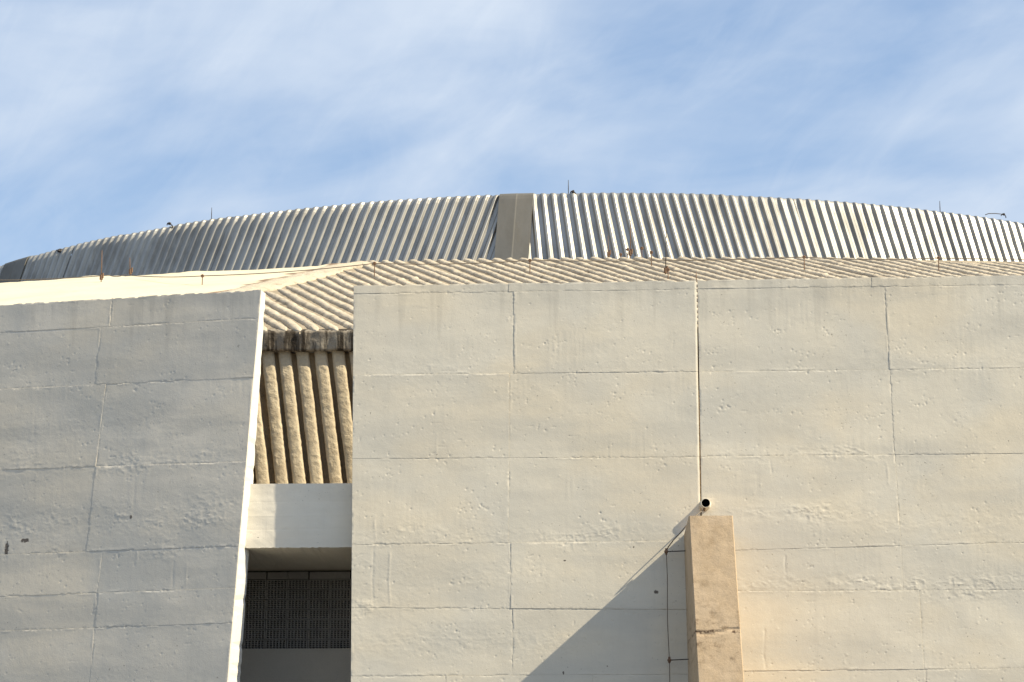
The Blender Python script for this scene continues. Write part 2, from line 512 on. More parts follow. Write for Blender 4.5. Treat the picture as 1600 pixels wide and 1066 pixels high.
def wall_height(x, z, seed, rough_bands, vmarks):
    h = 0.0080 * fbm(x / 1.1, z / 0.8, seed, 2)
    h = h + 0.0011 * fbm(x / 0.24, z / 0.18, seed + 5, 2)
    rough = np.zeros_like(x)
    for (bx0, bx1, bz, bw, amt) in rough_bands:
        zz = z - bz + 0.10 * fbm(x / 0.35, z * 0, seed + 11, 3)
        m = np.exp(-(zz / bw) ** 2) * sstep(bx0 - .25, bx0 + .25, x) * (1 - sstep(bx1 - .25, bx1 + .25, x))
        rough = np.maximum(rough, amt * m)
    patch = sstep(0.15, 0.55, fbm(x / 0.7, z / 0.45, seed + 23, 3))
    rough = np.clip(rough * (0.4 + 0.9 * patch) + 0.02 + 0.14 * patch, 0, 1.3)
    rid = 1 - np.abs(fbm(x / 0.13, z / 0.075, seed + 41, 4, 0.6)) * 1.6
    h = h + 0.8 * rough * (0.0048 * fbm(x / 0.085, z / 0.055, seed + 37, 4, 0.6) + 0.0045 * np.clip(rid, 0, 1) ** 3)
    # drag marks: fine vertical streaks here and there
    vm = sstep(0.1, 0.6, fbm(x / 0.8, z / 0.5, seed + 61, 2))
    h = h + vm * 0.0008 * fbm(x / 0.035, z / 0.5, seed + 67, 2)
    for (mx, mz0, mz1, amp) in vmarks:
        xx = x - mx - 0.02 * fbm(z / 0.3, x * 0, seed + 71, 2)
        h = h + 0.5 * amp * np.exp(-(xx / 0.014) ** 2) * sstep(mz0 - .03, mz0 + .03, z) * (1 - sstep(mz1 - .03, mz1 + .03, z)) * (0.4 + vn(z / 0.05, x * 0, seed + 73))
    return h


def panel(name, parent, fr, mat, xl, xr, zb, zt, hfun, feats, off, res, seed, edge=0.0032, gap=0.0007, right_bevel=0.0, chip=False, relief=1.0):
    """xl / xr = (x at the bottom, x at the top), zb / zt = (z at the left, z at the right)"""
    w = max(xr[0] - xl[0], xr[1] - xl[1]); hgt = max(zt[0] - zb[0], zt[1] - zb[1])
    nx = max(3, int(w / res)); nz = max(3, int(hgt / res))
    a = np.linspace(0, 1, nx + 1)[:, None] * np.ones((1, nz + 1))
    c = np.ones((nx + 1, 1)) * np.linspace(0, 1, nz + 1)[None, :]
    # a finer outermost cell gives each panel its own rounded arris
    e = min(0.0035 / w, 0.2 / nx); a = e + a * (1 - 2 * e); a[0], a[-1] = 0, 1
    a[1], a[-2] = e, 1 - e
    e = min(0.0035 / hgt, 0.2 / nz); c = e + c * (1 - 2 * e); c[:, 0], c[:, -1] = 0, 1
    c[:, 1], c[:, -2] = e, 1 - e
    x0 = xl[0] + (xl[1] - xl[0]) * c + gap; x1 = xr[0] + (xr[1] - xr[0]) * c - gap
    z0 = zb[0] + (zb[1] - zb[0]) * a + gap; z1 = zt[0] + (zt[1] - zt[0]) * a - gap
    x = x0 + (x1 - x0) * a; z = z0 + (z1 - z0) * c
    # uneven casting seams
    wob = 0.006 * fbm(x / 0.5 + seed, z / 0.5, 91, 3)
    inner = np.minimum(np.minimum(a * w, (1 - a) * w), np.minimum(c * hgt, (1 - c) * hgt))
    if chip:
        wt = np.clip(1 - (z1 - z) / .045, 0, 1)
        z = z - wt * (0.014 * sstep(.6, .95, vn(x / .07, x * 0, seed + 19)) + 0.010 * vn(x / .5, x * 0, seed + 20))
    h = relief * hfun(x, z) + relief * scatter(x.shape, x, z, feats) + off
    en = 0.5 * vn(x / 0.028, z / 0.028, seed + 3) + 0.5 * vn(x / 0.11, z / 0.11, seed + 4)
    lip = vn(x / 0.16, z / 0.16, seed + 9)
    h = h - edge * np.exp(-(inner / 0.0045) ** 2) * (1.4 * sstep(.35, .8, en) * sstep(.2, .7, vn(x / .45, z / .45, seed + 5)))
    h = h + 0.0040 * np.exp(-((inner - 0.012) / 0.012) ** 2) * sstep(0.62, 0.9, lip)
    if right_bevel:
        d = (1 - a) * w
        bw = right_bevel * (0.45 + 0.45 * vn(z / 0.40, x * 0, seed + 15))
        h = h - np.clip(bw - d, 0, 1) * 0.55
    x = x + wob * np.exp(-(inner / 0.02) ** 2) * 0
    co = fr.pos(x, z, h).reshape(-1, 3)
    idx = np.arange((nx + 1) * (nz + 1)).reshape(nx + 1, nz + 1)
    q = np.stack([idx[:-1, :-1], idx[1:, :-1], idx[1:, 1:], idx[:-1, 1:]], -1).reshape(-1, 4)
    # skirt to the back
    loop = np.concatenate([idx[:-1, 0], idx[-1, :-1], idx[:0:-1, -1], idx[0, :0:-1]])
    lx, lz = x.reshape(-1)[loop], z.reshape(-1)[loop]
    back = fr.pos(lx, lz, np.full(len(loop), -0.035))
    n0 = len(co); k = np.arange(len(loop)); k2 = (k + 1) % len(loop)
    qs = np.stack([loop, n0 + k, n0 + k2, loop[k2]], -1)
    co = np.concatenate([co, back]); q = np.concatenate([q, qs])
    if fr.flip: q = q[:, ::-1]
    return link(name, mesh_np(name, co, q), mat, parent)


def board_wall(label, fr, mat, rows, hfun, feats, top_slope, origin, core, res=0.011, core_mat=None, bevel_last=0.0, relief=1.0):
    """rows: list of (z_bottom_at_x0, z_bottom slope, [(x_bottom, x_top) of every vertical seam incl. both ends], [offsets], edge)"""
    root = empty('concrete_wall', origin)
    tag(root, label, 'wall', 'painted concrete walls of the building')
    me = mesh_bm('wall_core', core)
    link('wall_core', me, core_mat or mat, root)
    for i, (zt, zb, seams, offs) in enumerate(rows):
        for j in range(len(seams) - 1):
            (xlb, xlt), (xrb, xrt) = seams[j], seams[j + 1]
            f = lambda q, x: q[0] + q[1] * x
            vis = f(zt, xlb) > 5.1
            inside = [t for t in feats if xlb - .2 < t[0] < xrb + .2 and f(zb, xlb) - .2 < t[1] < f(zt, xlb) + .2] if vis else []
            panel('concrete_panel', root, fr, mat, (xlb, xlt), (xrb, xrt),
                  (f(zb, xlb), f(zb, xrb)), (f(zt, xlb), f(zt, xrb)), hfun, inside,
                  offs[j] * 0.55, res if vis else 0.06, i * 13 + j * 7 + 100,
                  right_bevel=bevel_last if j == len(seams) - 2 else 0.0, chip=(i == 0), relief=relief)
    return root


T = 0.25            # wall thickness
# --- wall right of the open slot -----------------------------------------------------------
frA = Frame((0, 0, 0), (1, 0, 0), (0, -1, 0))
def xl_A(z): return -2.205 - 0.0075 * (z - 5.3)
def LA(zb, zt): return (xl_A(zb), xl_A(zt))
XA = (2.604, 2.604)
s = 0.006
rowsA = [
    ((10.918, s), (10.79, 0.004), [LA(10.79, 10.9), (-.05, -.05), XA], [0.004, 0.007]),
    ((10.79, 0.004), (9.605, 0.003), [LA(9.6, 10.79), (.03, .022), XA], [0.0, 0.0065]),
    ((9.605, 0.003), (8.40, -0.002), [LA(8.4, 9.6), (-.04, -.036), XA], [0.0095, 0.003]),
    ((8.40, -0.002), (7.205, 0.006), [LA(7.2, 8.4), (-.046, -.042), XA], [0.007, 0.0015]),
    ((7.205, 0.006), (6.295, -0.010), [LA(6.3, 7.2), (-.02, -.012), XA], [0.0055, 0.0115]),
    ((6.295, -0.010), (5.38, 0.002), [LA(5.38, 6.29), (.01, .01), XA], [0.002, 0.003]),
    ((5.38, 0.002), (4.2, 0), [LA(4.2, 5.38), (-.9, -.9), (1.1, 1.1), XA], [0.0, 0.004, 0.001]),
    ((4.2, 0), (3.0, 0), [LA(3, 4.2), (0, 0), XA], [0.003, 0.0]),
    ((3.0, 0), (1.5, 0), [LA(1.5, 3), (-.05, -.05), XA], [0.0, 0.004]),
    ((1.5, 0), (0.0, 0), [LA(0, 1.5), (.03, .03), XA], [0.0, 0.003]),
]
bandsA = [(-2.2, 1.2, 7.30, .13, 1.0), (.5, 2.6, 7.34, .10, .9), (-2.2, 1.0, 5.85, .22, 1.1), (-2.2, -1.2, 6.6, .5, .9),
          (-.6, .6, 6.75, .25, .7), (-2.2, 0.2, 9.75, .10, .5), (-.2, .6, 9.35, .12, .5)]
marksA = [(-1.69, 6.35, 7.1, .006), (-1.92, 6.3, 7.15, -.005), (-1.05, 8.42, 8.75, .003), (-1.9, 7.25, 7.6, .004)]
featsA = make_feats(3, -2.2, 2.6, 5.2, 10.9, 21)
hA = lambda x, z: wall_height(x, z, 3, bandsA, marksA)
core = bmesh.new()
add_prism(core, [(xl_A(0), .03, 0), (2.595, .03, 0), (2.595, .03, 10.908), (xl_A(10.9), .03, 10.882)],
          [(xl_A(0), T, 0), (2.595, T, 0), (2.595, T, 10.908), (xl_A(10.9), T, 10.882)])
board_wall('cream painted concrete wall between the open slot and the drain pipe joint', frA, M_PAINT, rowsA, hA, featsA, s, (0, 0.1, 0), core, bevel_last=0.030)

# --- wall behind and right of the buttress --------------------------------------------------
frB = Frame((0, 0.012, 0), (1, 0, 0), (0, -1, 0))
XB = (2.622, 2.622)
rowsB = [
    ((10.925, .006), (10.805, 0.003), [XB, (5.07, 5.07), (8.9, 8.9), (12, 12)], [0.004, 0.0075, .004]),
    ((10.805, .003), (9.60, 0.004), [XB, (5.275, 5.255), (7.95, 7.95), (12, 12)], [0.0, 0.006, 0]),
    ((9.60, 0.004), (8.39, 0.004), [XB, (5.305, 5.285), (7.9, 7.9), (12, 12)], [0.004, 0.0075, 0]),
    ((8.39, 0.004), (7.02, 0.022), [XB, (5.345, 5.31), (7.95, 7.95), (12, 12)], [0.0075, 0.003, 0]),
    ((7.02, 0.022), (6.52, 0.0), [XB, (5.36, 5.352), (12, 12)], [0.0035, 0.003]),
    ((6.52, 0.0), (5.41, 0.006), [XB, (5.60, 5.572), (8.1, 8.1), (12, 12)], [0.007, 0.003, 0]),
    ((5.41, 0.006), (4.2, 0), [XB, (5.62, 5.62), (8, 8), (12, 12)], [0.001, 0.004, 0]),
    ((4.2, 0), (3.0, 0), [XB, (5.3, 5.3), (8, 8), (12, 12)], [0.003, 0.0, .003]),
    ((3.0, 0), (1.5, 0), [XB, (5.35, 5.35), (8, 8), (12, 12)], [0, 0.004, 0]),
    ((1.5, 0), (0.0, 0), [XB, (5.3, 5.3), (8, 8), (12, 12)], [0.0, 0.003, .002]),
]
bandsB = [(2.6, 4.4, 7.62, .10, 1.1), (4.2, 7.3, 7.50, .16, .9), (3.0, 7.4, 6.62, .12, 1.2), (5.6, 7.4, 6.45, .12, .9),
          (2.8, 5.0, 8.42, .10, .8), (4.8, 7.3, 9.7, .22, .5)]
marksB = [(3.77, 6.75, 7.0, -.006), (3.44, 5.45, 6.0, -.006), (5.2, 8.0, 8.3, .004), (3.6, 8.15, 8.35, -.005)]
featsB = make_feats(8, 2.7, 7.4, 5.2, 10.9, 21)
hB = lambda x, z: wall_height(x, z, 57, bandsB, marksB)
core = bmesh.new()
add_prism(core, [(2.63, .04, 0), (12, .04, 0), (12, .04, 10.98), (2.63, .04, 10.925)],
          [(2.63, T, 0), (12, T, 0), (12, T, 10.98), (2.63, T, 10.925)])
board_wall('cream painted concrete wall behind and right of the tan buttress', frB, M_PAINT, rowsB, hB, featsB, s, (7, 0.1, 0), core)

# --- grey slab left of the open slot, turned away to the left, with a raking free edge --------
YAW_L = R(12.0)
oL = np.array((-3.57, 0.05, 0.0))
tL = np.array((-math.cos(YAW_L), math.sin(YAW_L), 0)); nL = np.array((-math.sin(YAW_L), -math.cos(YAW_L), 0))
frL = Frame(oL, tL, nL)
def xe(z): return (10.873 - z) * 0.0642
def XL(zb, zt): return (xe(zb), xe(zt))
E6 = (6.4, 6.4)
rowsL = [
    ((10.875, .007), (10.445, .008), [XL(10.445, 10.875), (2.285, 2.265), E6], [0.002, 0.004]),
    ((10.445, .008), (9.59, .010), [XL(9.59, 10.445), (2.487, 2.423), E6], [0.004, 0.0]),
    ((9.59, .010), (8.385, .014), [XL(8.385, 9.59), (2.42, 2.317), E6], [0.001, 0.005]),
    ((8.385, .014), (7.195, .004), [XL(7.195, 8.385), (2.514, 2.42), E6], [0.0045, 0.0]),
    ((7.195, .004), (6.615, -.001), [XL(6.615, 7.195), (2.325, 2.27), E6], [0.000, 0.002]),
    ((6.615, -.001), (6.13, -.002), [XL(6.13, 6.615), (2.34, 2.325), E6], [0.0045, -0.002]),
    ((6.13, -.002), (5.3, 0), [XL(5.3, 6.13), (2.388, 2.345), E6], [0.0015, 0.0]),
    ((5.3, 0), (4.1, 0), [XL(4.1, 5.3), (2.45, 2.39), E6], [0.003, 0.0]),
    ((4.1, 0), (2.5, 0), [XL(2.5, 4.1), (2.5, 2.45), E6], [0.0, 0.003]),
    ((2.5, 0), (0, 0), [XL(0, 2.5), (2.6, 2.5), E6], [0.0, 0.003]),
]
bandsL = [(.3, 6, 8.42, .16, .8), (1.2, 6, 8.95, .3, .7), (.2, 6, 7.55, .35, .8), (.4, 2, 7.1, .1, .7)]
marksL = [(2.28, 10.5, 10.85, .006), (1.75, 7.02, 7.19, .004), (1.2, 6.65, 7.1, -.004), (1.0, 6.6, 7.0, .003)]
featsL = make_feats(12, 0.1, 4.3, 5.2, 10.8, 19)
hL = lambda x, z: wall_height(x, z, 119, bandsL, marksL)
core = bmesh.new()
def pL(x, z, d): return tuple(oL + tL * x + np.array((0, 0, z)) - nL * d)
def thick(z): return 0.20 + (10.873 - z) * 0.058
er = random.Random(5)
zs_e = [10.862 * k / 150 for k in range(151)]
jit_f = [er.choice((0, 0, 0, 1)) * er.uniform(0, .016) for _ in zs_e]; jit_b = [er.choice((0, 0, 1)) * er.uniform(-.008, .014) for _ in zs_e]
add_prism(core, [pL(6.39, 10.91, .03), pL(6.39, 0, .03)] + [pL(xe(z) + .004 + q, z, .03) for z, q in zip(zs_e, jit_f)],
          [pL(6.39, 10.91, thick(10.9)), pL(6.39, 0, thick(0))] + [pL(xe(z) + .004 + q, z, thick(z)) for z, q in zip(zs_e, jit_b)])
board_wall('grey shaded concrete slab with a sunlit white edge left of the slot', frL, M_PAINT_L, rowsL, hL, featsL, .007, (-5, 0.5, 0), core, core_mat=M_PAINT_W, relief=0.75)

# ------------------------------------------------------------------ raking buttress
def make_buttress():
    bm = bmesh.new()
    # cross sections from the foot to the top: z_back, z_front, xl_back, xl_front, xr_front, xr_back, y_front
    sec = []
    nz = 220
    for i in range(nz + 1):
        t = i / nz
        z = 7.415 * t
        y = -0.90 - (7.415 - z) * 0.262
        xf = 2.414 + (7.415 - z) * 0.0280
        xr = 3.003 + (7.415 - z) * 0.0322
        zb = z * 7.30 / 7.415
        xb = 2.372 + (7.415 - z) * 0.0125
        xrb = 3.02 + (7.415 - z) * 0.030
        sec.append((zb, z, xb, xf, xr, xrb, y))
    rings = []
    for k, (zb, z, xb, xf, xr, xrb, y) in enumerate(sec):
        ring = []
        c = 0.022
        pts = [(xb, 0.02, zb), (xb + (xf - xb) * .5, y * .5, (zb + z) / 2), (xf, y + c, z)]
        nf = 14
        for q in range(nf + 1):
            pts.append((xf + c * .5 + (xr - xf - c) * q / nf, y, z))
        pts += [(xr, y + c, z), (xrb, 0.02, zb)]
        for j, p in enumerate(pts):
            x_, y_, z_ = p
            if 0 < j < len(pts) - 1 and k < nz:
                w = 0.006 * float(fbm(np.array(x_ / .15), np.array(z_ / .12), 5, 3))
                if j in (2, 3): w += 0.010 * max(0, float(vn(np.array(z_ / .05), np.array(0.3), 8)) - .6)
                # construction joint about two metres below the head
                w -= 0.016 * math.exp(-((z_ - 5.80 - .03 * math.sin(x_ * 9)) / .022) ** 2)
                y_ -= w
            ring.append(bm.verts.new((x_, y_, z_)))
        rings.append(ring)
    for a, b in zip(rings, rings[1:]):
        for j in range(len(a) - 1):
            bm.faces.new((a[j], a[j + 1], b[j + 1], b[j]))
    bm.faces.new(rings[-1]); bm.faces.new(rings[0][::-1])
    for r0, r1 in zip(rings, rings[1:]):
        bm.faces.new((r0[-1], r0[0], r1[0], r1[-1]))
    o = link('buttress', mesh_bm('buttress', bm), M_BUTT)
    tag(o, 'tan raw concrete buttress raking out from the wall under the drain pipe', 'buttress')
make_buttress()

# ------------------------------------------------------------------ inside the slot
def wavy_box(name, x0, x1, y0, y1, z0, z1, mat, parent, nx=60, nz=14, amp=.004, seed=4, sag=0.0, boards=()):
    """box with an uneven front face, lower arris broken"""
    a = np.linspace(x0, x1, nx + 1)[:, None] * np.ones((1, nz + 1))
    c = np.ones((nx + 1, 1)) * np.linspace(z0, z1, nz + 1)[None, :]
    h = amp * fbm(a / .3, c / .25, seed, 4)
    for zj, am in boards:
        h = h - am * np.exp(-((c - zj - .006 * fbm(a / .4, a * 0, seed + 5, 2)) / .012) ** 2) * (.3 + vn(a / .2, c * 0, seed + 6))
    y = y0 - h
    chip = np.zeros_like(a); chip[:, 0] = sag * vn(a[:, 0] / .05, a[:, 0] * 0, seed + 2)
    c = c + chip
    co = np.stack([a, y, c], -1).reshape(-1, 3)
    idx = np.arange((nx + 1) * (nz + 1)).reshape(nx + 1, nz + 1)
    q = np.stack([idx[:-1, :-1], idx[1:, :-1], idx[1:, 1:], idx[:-1, 1:]], -1).reshape(-1, 4)
    loop = np.concatenate([idx[:-1, 0], idx[-1, :-1], idx[:0:-1, -1], idx[0, :0:-1]])
    b = co[loop].copy(); b[:, 1] = y1; b[:, 2] = np.where(b[:, 2] < z0 + .06, z0, b[:, 2])
    n0 = len(co); k = np.arange(len(loop)); k2 = (k + 1) % len(loop)
    qs = np.stack([loop, n0 + k, n0 + k2, loop[k2]], -1)
    co = np.concatenate([co, b]); q = np.concatenate([q, qs])
    return link(name, mesh_np(name, co, q, False), mat, parent)


o = wavy_box('concrete_beam', -4.35, 2.0, 0.345, 2.55, 7.205, 8.118, M_BEAM, None, 260, 60, .007, 4, .010, [(7.47, .0022), (7.665, -.002), (7.86, .0018)])
tag(o, 'pale concrete cross beam inside the slot under the ribbed wall', 'beam')
o = wavy_box('low_wall', -6.4, 2.0, 2.30, 2.60, 0, 6.03, M_LOW, None, 60, 30, .004, 14)
tag(o, 'plain grey wall at the bottom of the dark recess under the blocks', 'wall')

def block_mesh(w, h, d, nxh=6, nzh=4):
    bm = bmesh.new()
    mx, mz = 0.009, 0.007
    px = (w - 2 * mx) / nxh; pz = (h - 2 * mz) / nzh
    hx, hz = px * .68, pz * .70
    xs = [0]; zs = [0]
    for i in range(nxh):
        c = mx + px * (i + .5); xs += [c - hx / 2, c + hx / 2]
    for i in range(nzh):
        c = mz + pz * (i + .5); zs += [c - hz / 2, c + hz / 2]
    xs.append(w); zs.append(h)
    gv = [[bm.verts.new((x, 0, z)) for z in zs] for x in xs]
    for i in range(len(xs) - 1):
        for j in range(len(zs) - 1):
            v4 = (gv[i][j], gv[i + 1][j], gv[i + 1][j + 1], gv[i][j + 1])
            if i % 2 == 1 and j % 2 == 1:
                bk = [bm.verts.new((v.co.x, d, v.co.z)) for v in v4]
                for k in range(4):
                    bm.faces.new((v4[k], bk[k], bk[(k + 1) % 4], v4[(k + 1) % 4]))
            else:
                bm.faces.new(v4)
    b = [bm.verts.new(p) for p in ((0, d, 0), (w, d, 0), (w, d, h), (0, d, h))]
    def side(line, p, q):
        for u, v in zip(line, line[1:]):
            pass
        bm.faces.new(list(line) + [q, p])
    side([gv[i][0] for i in range(len(xs))], b[0], b[1])
    side([gv[i][-1] for i in range(len(xs))], b[3], b[2])
    side([gv[0][j] for j in range(len(zs))], b[0], b[3])
    side([gv[-1][j] for j in range(len(zs))], b[1], b[2])
    me = bpy.data.meshes.new('block')
    for f in bm.faces: f.smooth = False
    bm.to_mesh(me); bm.free()
    return me


root = empty('block_wall', (-3, 2.42, 6.03))
tag(root, 'dark wall of perforated blocks in the recess below the beam', 'wall')
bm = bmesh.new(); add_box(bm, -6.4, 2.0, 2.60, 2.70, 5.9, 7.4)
link('backing', mesh_bm('backing', bm), M_DARK, root)  # black sheet stands in for the darkness behind the block holes
BW, BH = 0.305, 0.1395
bme = block_mesh(BW, BH, 0.10)
bme.materials.append(M_BLOCK)
for r_ in range(7):
    for c_ in range(10):
        x = -3.08 + (c_ - 5) * 0.3135 + rnd.uniform(-.0015, .0015)
        z = 6.036 + r_ * 0.1475 + rnd.uniform(-.001, .001)
        m = Matrix.Translation((x, 2.42 + rnd.uniform(-.004, .004), z)) @ Matrix.Rotation(rnd.uniform(-.003, .003), 4, 'Y')
        link('block', bme, None, root, m)
bm = bmesh.new(); add_box(bm, 0, .298, 0, .10, 0, .105)
sol = mesh_bm('lintel_block', bm); sol.materials.append(M_BLOCK)
for c_ in range(10):
    x = -3.08 + (c_ - 5) * 0.3135 + rnd.uniform(-.01, .01)
    link('lintel_block', sol, None, root, Matrix.Translation((x, 2.425, 7.069 + rnd.uniform(0, .004))))

# --- ribbed inner wall (sprayed concrete) above the beam
RIBP = 0.262
root = empty('ribbed_wall', (-3, 1.75, 8.1))
tag(root, 'rough sprayed concrete wall with leaning vertical ribs inside the slot', 'wall')
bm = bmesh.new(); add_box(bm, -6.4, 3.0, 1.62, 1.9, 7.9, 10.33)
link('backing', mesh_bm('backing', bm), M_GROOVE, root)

def rib_mesh(name, length, width, height, seed, step=0.05, nseg=12, wobble=0.012, grain=0.006, joints=0.0, flat=0.6, taper=0.0, lump=1.0, sq=0.8):
    """rib along +y, standing up along +z, x across; root at z=0"""
    n = max(4, int(length / step))
    t = np.linspace(0, length, n + 1)[:, None] * np.ones((1, nseg + 1))
    a = np.ones((n + 1, 1)) * np.linspace(0, math.pi, nseg + 1)[None, :]
    r = 1 + lump * (0.16 * fbm(t / .45, a * 0, seed, 3) + 0.10 * fbm(t / .12, a * 1.2, seed + 4, 3))
    if joints:
        ph = (seed * 0.37) % 1
        k = np.abs(((t / joints + ph) % 1) - .5)
        r = r * (1 + 0.18 * np.exp(-(k / .03) ** 2) * vn(t / joints, t * 0, seed + 6))
        r = r * (1 + 0.12 * (vn(np.floor(t / joints + ph + .5), t * 0, seed + 8) - .5))
    if taper:
        r = r * (0.25 + 0.75 * sstep(-.02, .30, t)) * (0.10 + 0.90 * sstep(0, taper, length - t))
    ca = -np.cos(a); sa = np.sin(a)
    px = width / 2 * np.sign(ca) * np.abs(ca) ** sq * r + wobble * fbm(t / .9, a * 0, seed + 9, 3) + (0.035 * (vn(np.floor(t / joints + ph + .5) * 3.7, t * 0, seed + 10) - .5) if joints else 0)
    pz = height * np.abs(sa) ** flat * r - 0.03 * (sa < .05)
    pz = pz + grain * fbm(t / .05, px / .05, seed + 13, 3); px = px + grain * .6 * fbm(t / .05 + 9, a * 2.5, seed + 17, 3)
    co = np.stack([px, t, pz], -1).reshape(-1, 3)
    idx = np.arange((n + 1) * (nseg + 1)).reshape(n + 1, nseg + 1)
    q = np.stack([idx[:-1, :-1], idx[:-1, 1:], idx[1:, 1:], idx[1:, :-1]], -1).reshape(-1, 4)
    # end caps as fans of quads
    caps = []
    for row, fl in ((idx[0], False), (idx[-1], True)):
        m = nseg // 2
        for k in range(m):
            qd = [row[k], row[k + 1], row[nseg - k - 1], row[nseg - k]]
            if len(set(qd)) == 4: caps.append(qd if fl else qd[::-1])
    q = np.concatenate([q[:, ::-1], np.array(caps)])
    return mesh_np(name, co, q, True)


wl = 2.35
lean = Vector((0.135, -0.05, -1)).normalized()
variants = []
for k in range(5):
    me = rib_mesh('rib', wl, 0.192, 0.130, 20 + k * 11, 0.016, 18, 0.008, 0.009, lump=0.14, flat=0.40, sq=0.62)
    me.materials.append(M_WALLRIB); variants.append(me)
for i in range(-8, 13):
    x = -3.09 + (i - 1) * RIBP + rnd.uniform(-.008, .008)
    yv = lean; zv = Vector((0, -1, 0)); zv = (zv - yv * zv.dot(yv)).normalized(); xv = yv.cross(zv)
    m = Matrix((xv, yv, zv)).transposed().to_4x4(); m.translation = (x - .06, 1.625, 10.36)
    link('rib', variants[(i * 3) % 5], None, root, m)

# ------------------------------------------------------------------ ribbed eaves roof
SL = 0.3875
EY, EZ = 1.35, 10.575
def zroof(y): return EZ + SL * (y - EY)
def crest_y(x): return 10.9 - 0.015 * (x - 0.3) ** 2 if x > 0.3 else 10.9 - 0.018 * (x - 0.3) ** 2
H1 = Vector((-3.25, 10.35, 14.062)); H2 = Vector((-4.50, 6.81, 12.705))
def hip_x(y): return -3.25 - 0.3531 * (10.35 - y)
root = empty('ribbed_roof', (3, EY, EZ))
tag(root, 'weathered concrete eaves roof with rounded diagonal ribs below the metal dome', 'roof')
# base slab
bm = bmesh.new()
xs = [hip_x(1.35)] + [-7 + k * .5 for k in range(1, 48)]
front = []; back = []
for x in np.linspace(-6.4, 15, 100):
    front.append((float(x), EY + .16, zroof(EY + .16) - .012))
    yc = crest_y(float(x))
    if hip_x(yc) > x:      # cut by the hip
        yc = 10.35 - (-3.25 - float(x)) / 0.3531
        yc = max(yc, EY + .2)
    back.append((float(x), yc, zroof(yc) - .012))
n = len(front)
fv = [bm.verts.new(p) for p in front]; bv = [bm.verts.new(p) for p in back]
fd = [bm.verts.new((p[0], p[1], p[2] - .22)) for p in front]; bd = [bm.verts.new((p[0], p[1], p[2] - .22)) for p in back]
for i in range(n - 1):
    bm.faces.new((fv[i], fv[i + 1], bv[i + 1], bv[i]))
    bm.faces.new((fd[i], bd[i], bd[i + 1], fd[i + 1]))
    bm.faces.new((fv[i], fd[i], fd[i + 1], fv[i + 1]))
    bm.faces.new((bv[i], bv[i + 1], bd[i + 1], bd[i]))
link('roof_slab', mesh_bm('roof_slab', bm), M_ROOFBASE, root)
# ribs, each one its own piece
AZ = R(19.5)
rd = Vector((-math.sin(AZ), math.cos(AZ), SL * math.cos(AZ))).normalized()
rn = Vector((0, -SL, 1)).normalized(); rx = rd.cross(rn).normalized(); rn = rx.cross(rd)
rm = Matrix((rx, rd, rn)).transposed().to_4x4()
full = []
for k in range(16):
    me = rib_mesh('rib', 10.75, 0.135, 0.052, 200 + k * 17, 0.045, 10, 0.030, 0.012, 2.1, 0.8, 0.12, 0.6)
    me.materials.append(M_RIB); full.append(me)
i = 0
x0 = -6.8
while x0 < 12.6:
    # length to the crest or the hip
    t = 0.0
    while t < 11.2:
        p = Vector((x0, EY, EZ)) + rd * t
        if p.y > crest_y(p.x) - .02 or p.x < hip_x(p.y) + .05: break
        t += .05
    m = rm.copy(); m.translation = Vector((x0 + rnd.uniform(-.012, .012), EY + .03, EZ - .004)) - rd * rnd.uniform(0, .03)
    if t > 0.5:
        if abs(t - 10.75) < .7:
            m = m @ Matrix.Diagonal((1, t / 10.75, 1, 1)); link('rib', full[rnd.randrange(16)], None, root, m)
        else:
            me = rib_mesh('rib', t, 0.135, 0.052, 400 + i, 0.045, 10, 0.030, 0.012, 2.1, 0.8, 1.4, 0.6)
            link('rib', me, M_RIB, root, m)
    x0 += RIBP; i += 1
# rounded mortar ridge along the hip
def hip_ridge():
    L = (H1 - H2).length * 2.05
    me = rib_mesh('hip_ridge', L, 0.62, 0.055, 71, 0.06, 14, 0.10, 0.012, 0.0, 1.3, 0.0, 1.2, 1.0)
    yv = (H1 - H2).normalized(); zv = Vector((-.03, -.36, .94)); zv = (zv - yv * zv.dot(yv)).normalized(); xv = yv.cross(zv)
    m = Matrix((xv, yv, zv)).transposed().to_4x4(); m.translation = H1 - yv * (L - .12) - zv * .012
    link('hip_ridge', me, M_RIB, root, m)
hip_ridge()
# stained fascia under the eave
def fascia():
    nx, nz = 420, 10
    a = np.linspace(-7.8, 9.0, nx + 1)[:, None] * np.ones((1, nz + 1))
    c = np.ones((nx + 1, 1)) * np.linspace(0, 1, nz + 1)[None, :]
    ph = (a + 6.8) / RIBP
    wave = np.cos(2 * math.pi * ph)
    y = 1.365 - 0.008 * wave + 0.012 * fbm(a / .12, c * 2, 77, 3) + 0.05 * (1 - c)
    z = 10.30 + 0.275 * c + 0.012 * fbm(a / .09, c * 0, 78, 3) * (1 - c) + c * (.006 * wave)
    co = np.stack([a, y, z], -1).reshape(-1, 3)
    idx = np.arange((nx + 1) * (nz + 1)).reshape(nx + 1, nz + 1)
    q = np.stack([idx[:-1, :-1], idx[1:, :-1], idx[1:, 1:], idx[:-1, 1:]], -1).reshape(-1, 4)
    b0 = co[idx[:, 0]].copy(); b0[:, 1] = 1.75
    n0 = len(co); k = np.arange(nx)
    qs = np.stack([idx[:-1, 0], n0 + k, n0 + k + 1, idx[1:, 0]], -1)
    b1 = co[idx[:, -1]].copy(); b1[:, 1] = 1.60; b1[:, 2] = zroof(1.60) - .005
    n1 = n0 + len(b0)
    qt = np.stack([idx[:-1, -1], idx[1:, -1], n1 + k + 1, n1 + k], -1)
    return mesh_np('fascia', np.concatenate([co, b0, b1]), np.concatenate([q, qs, qt]), True)
o = link('fascia', fascia(), M_FASCIA, root)
o['label'] = 'fascia streaked with black and brown water stains'

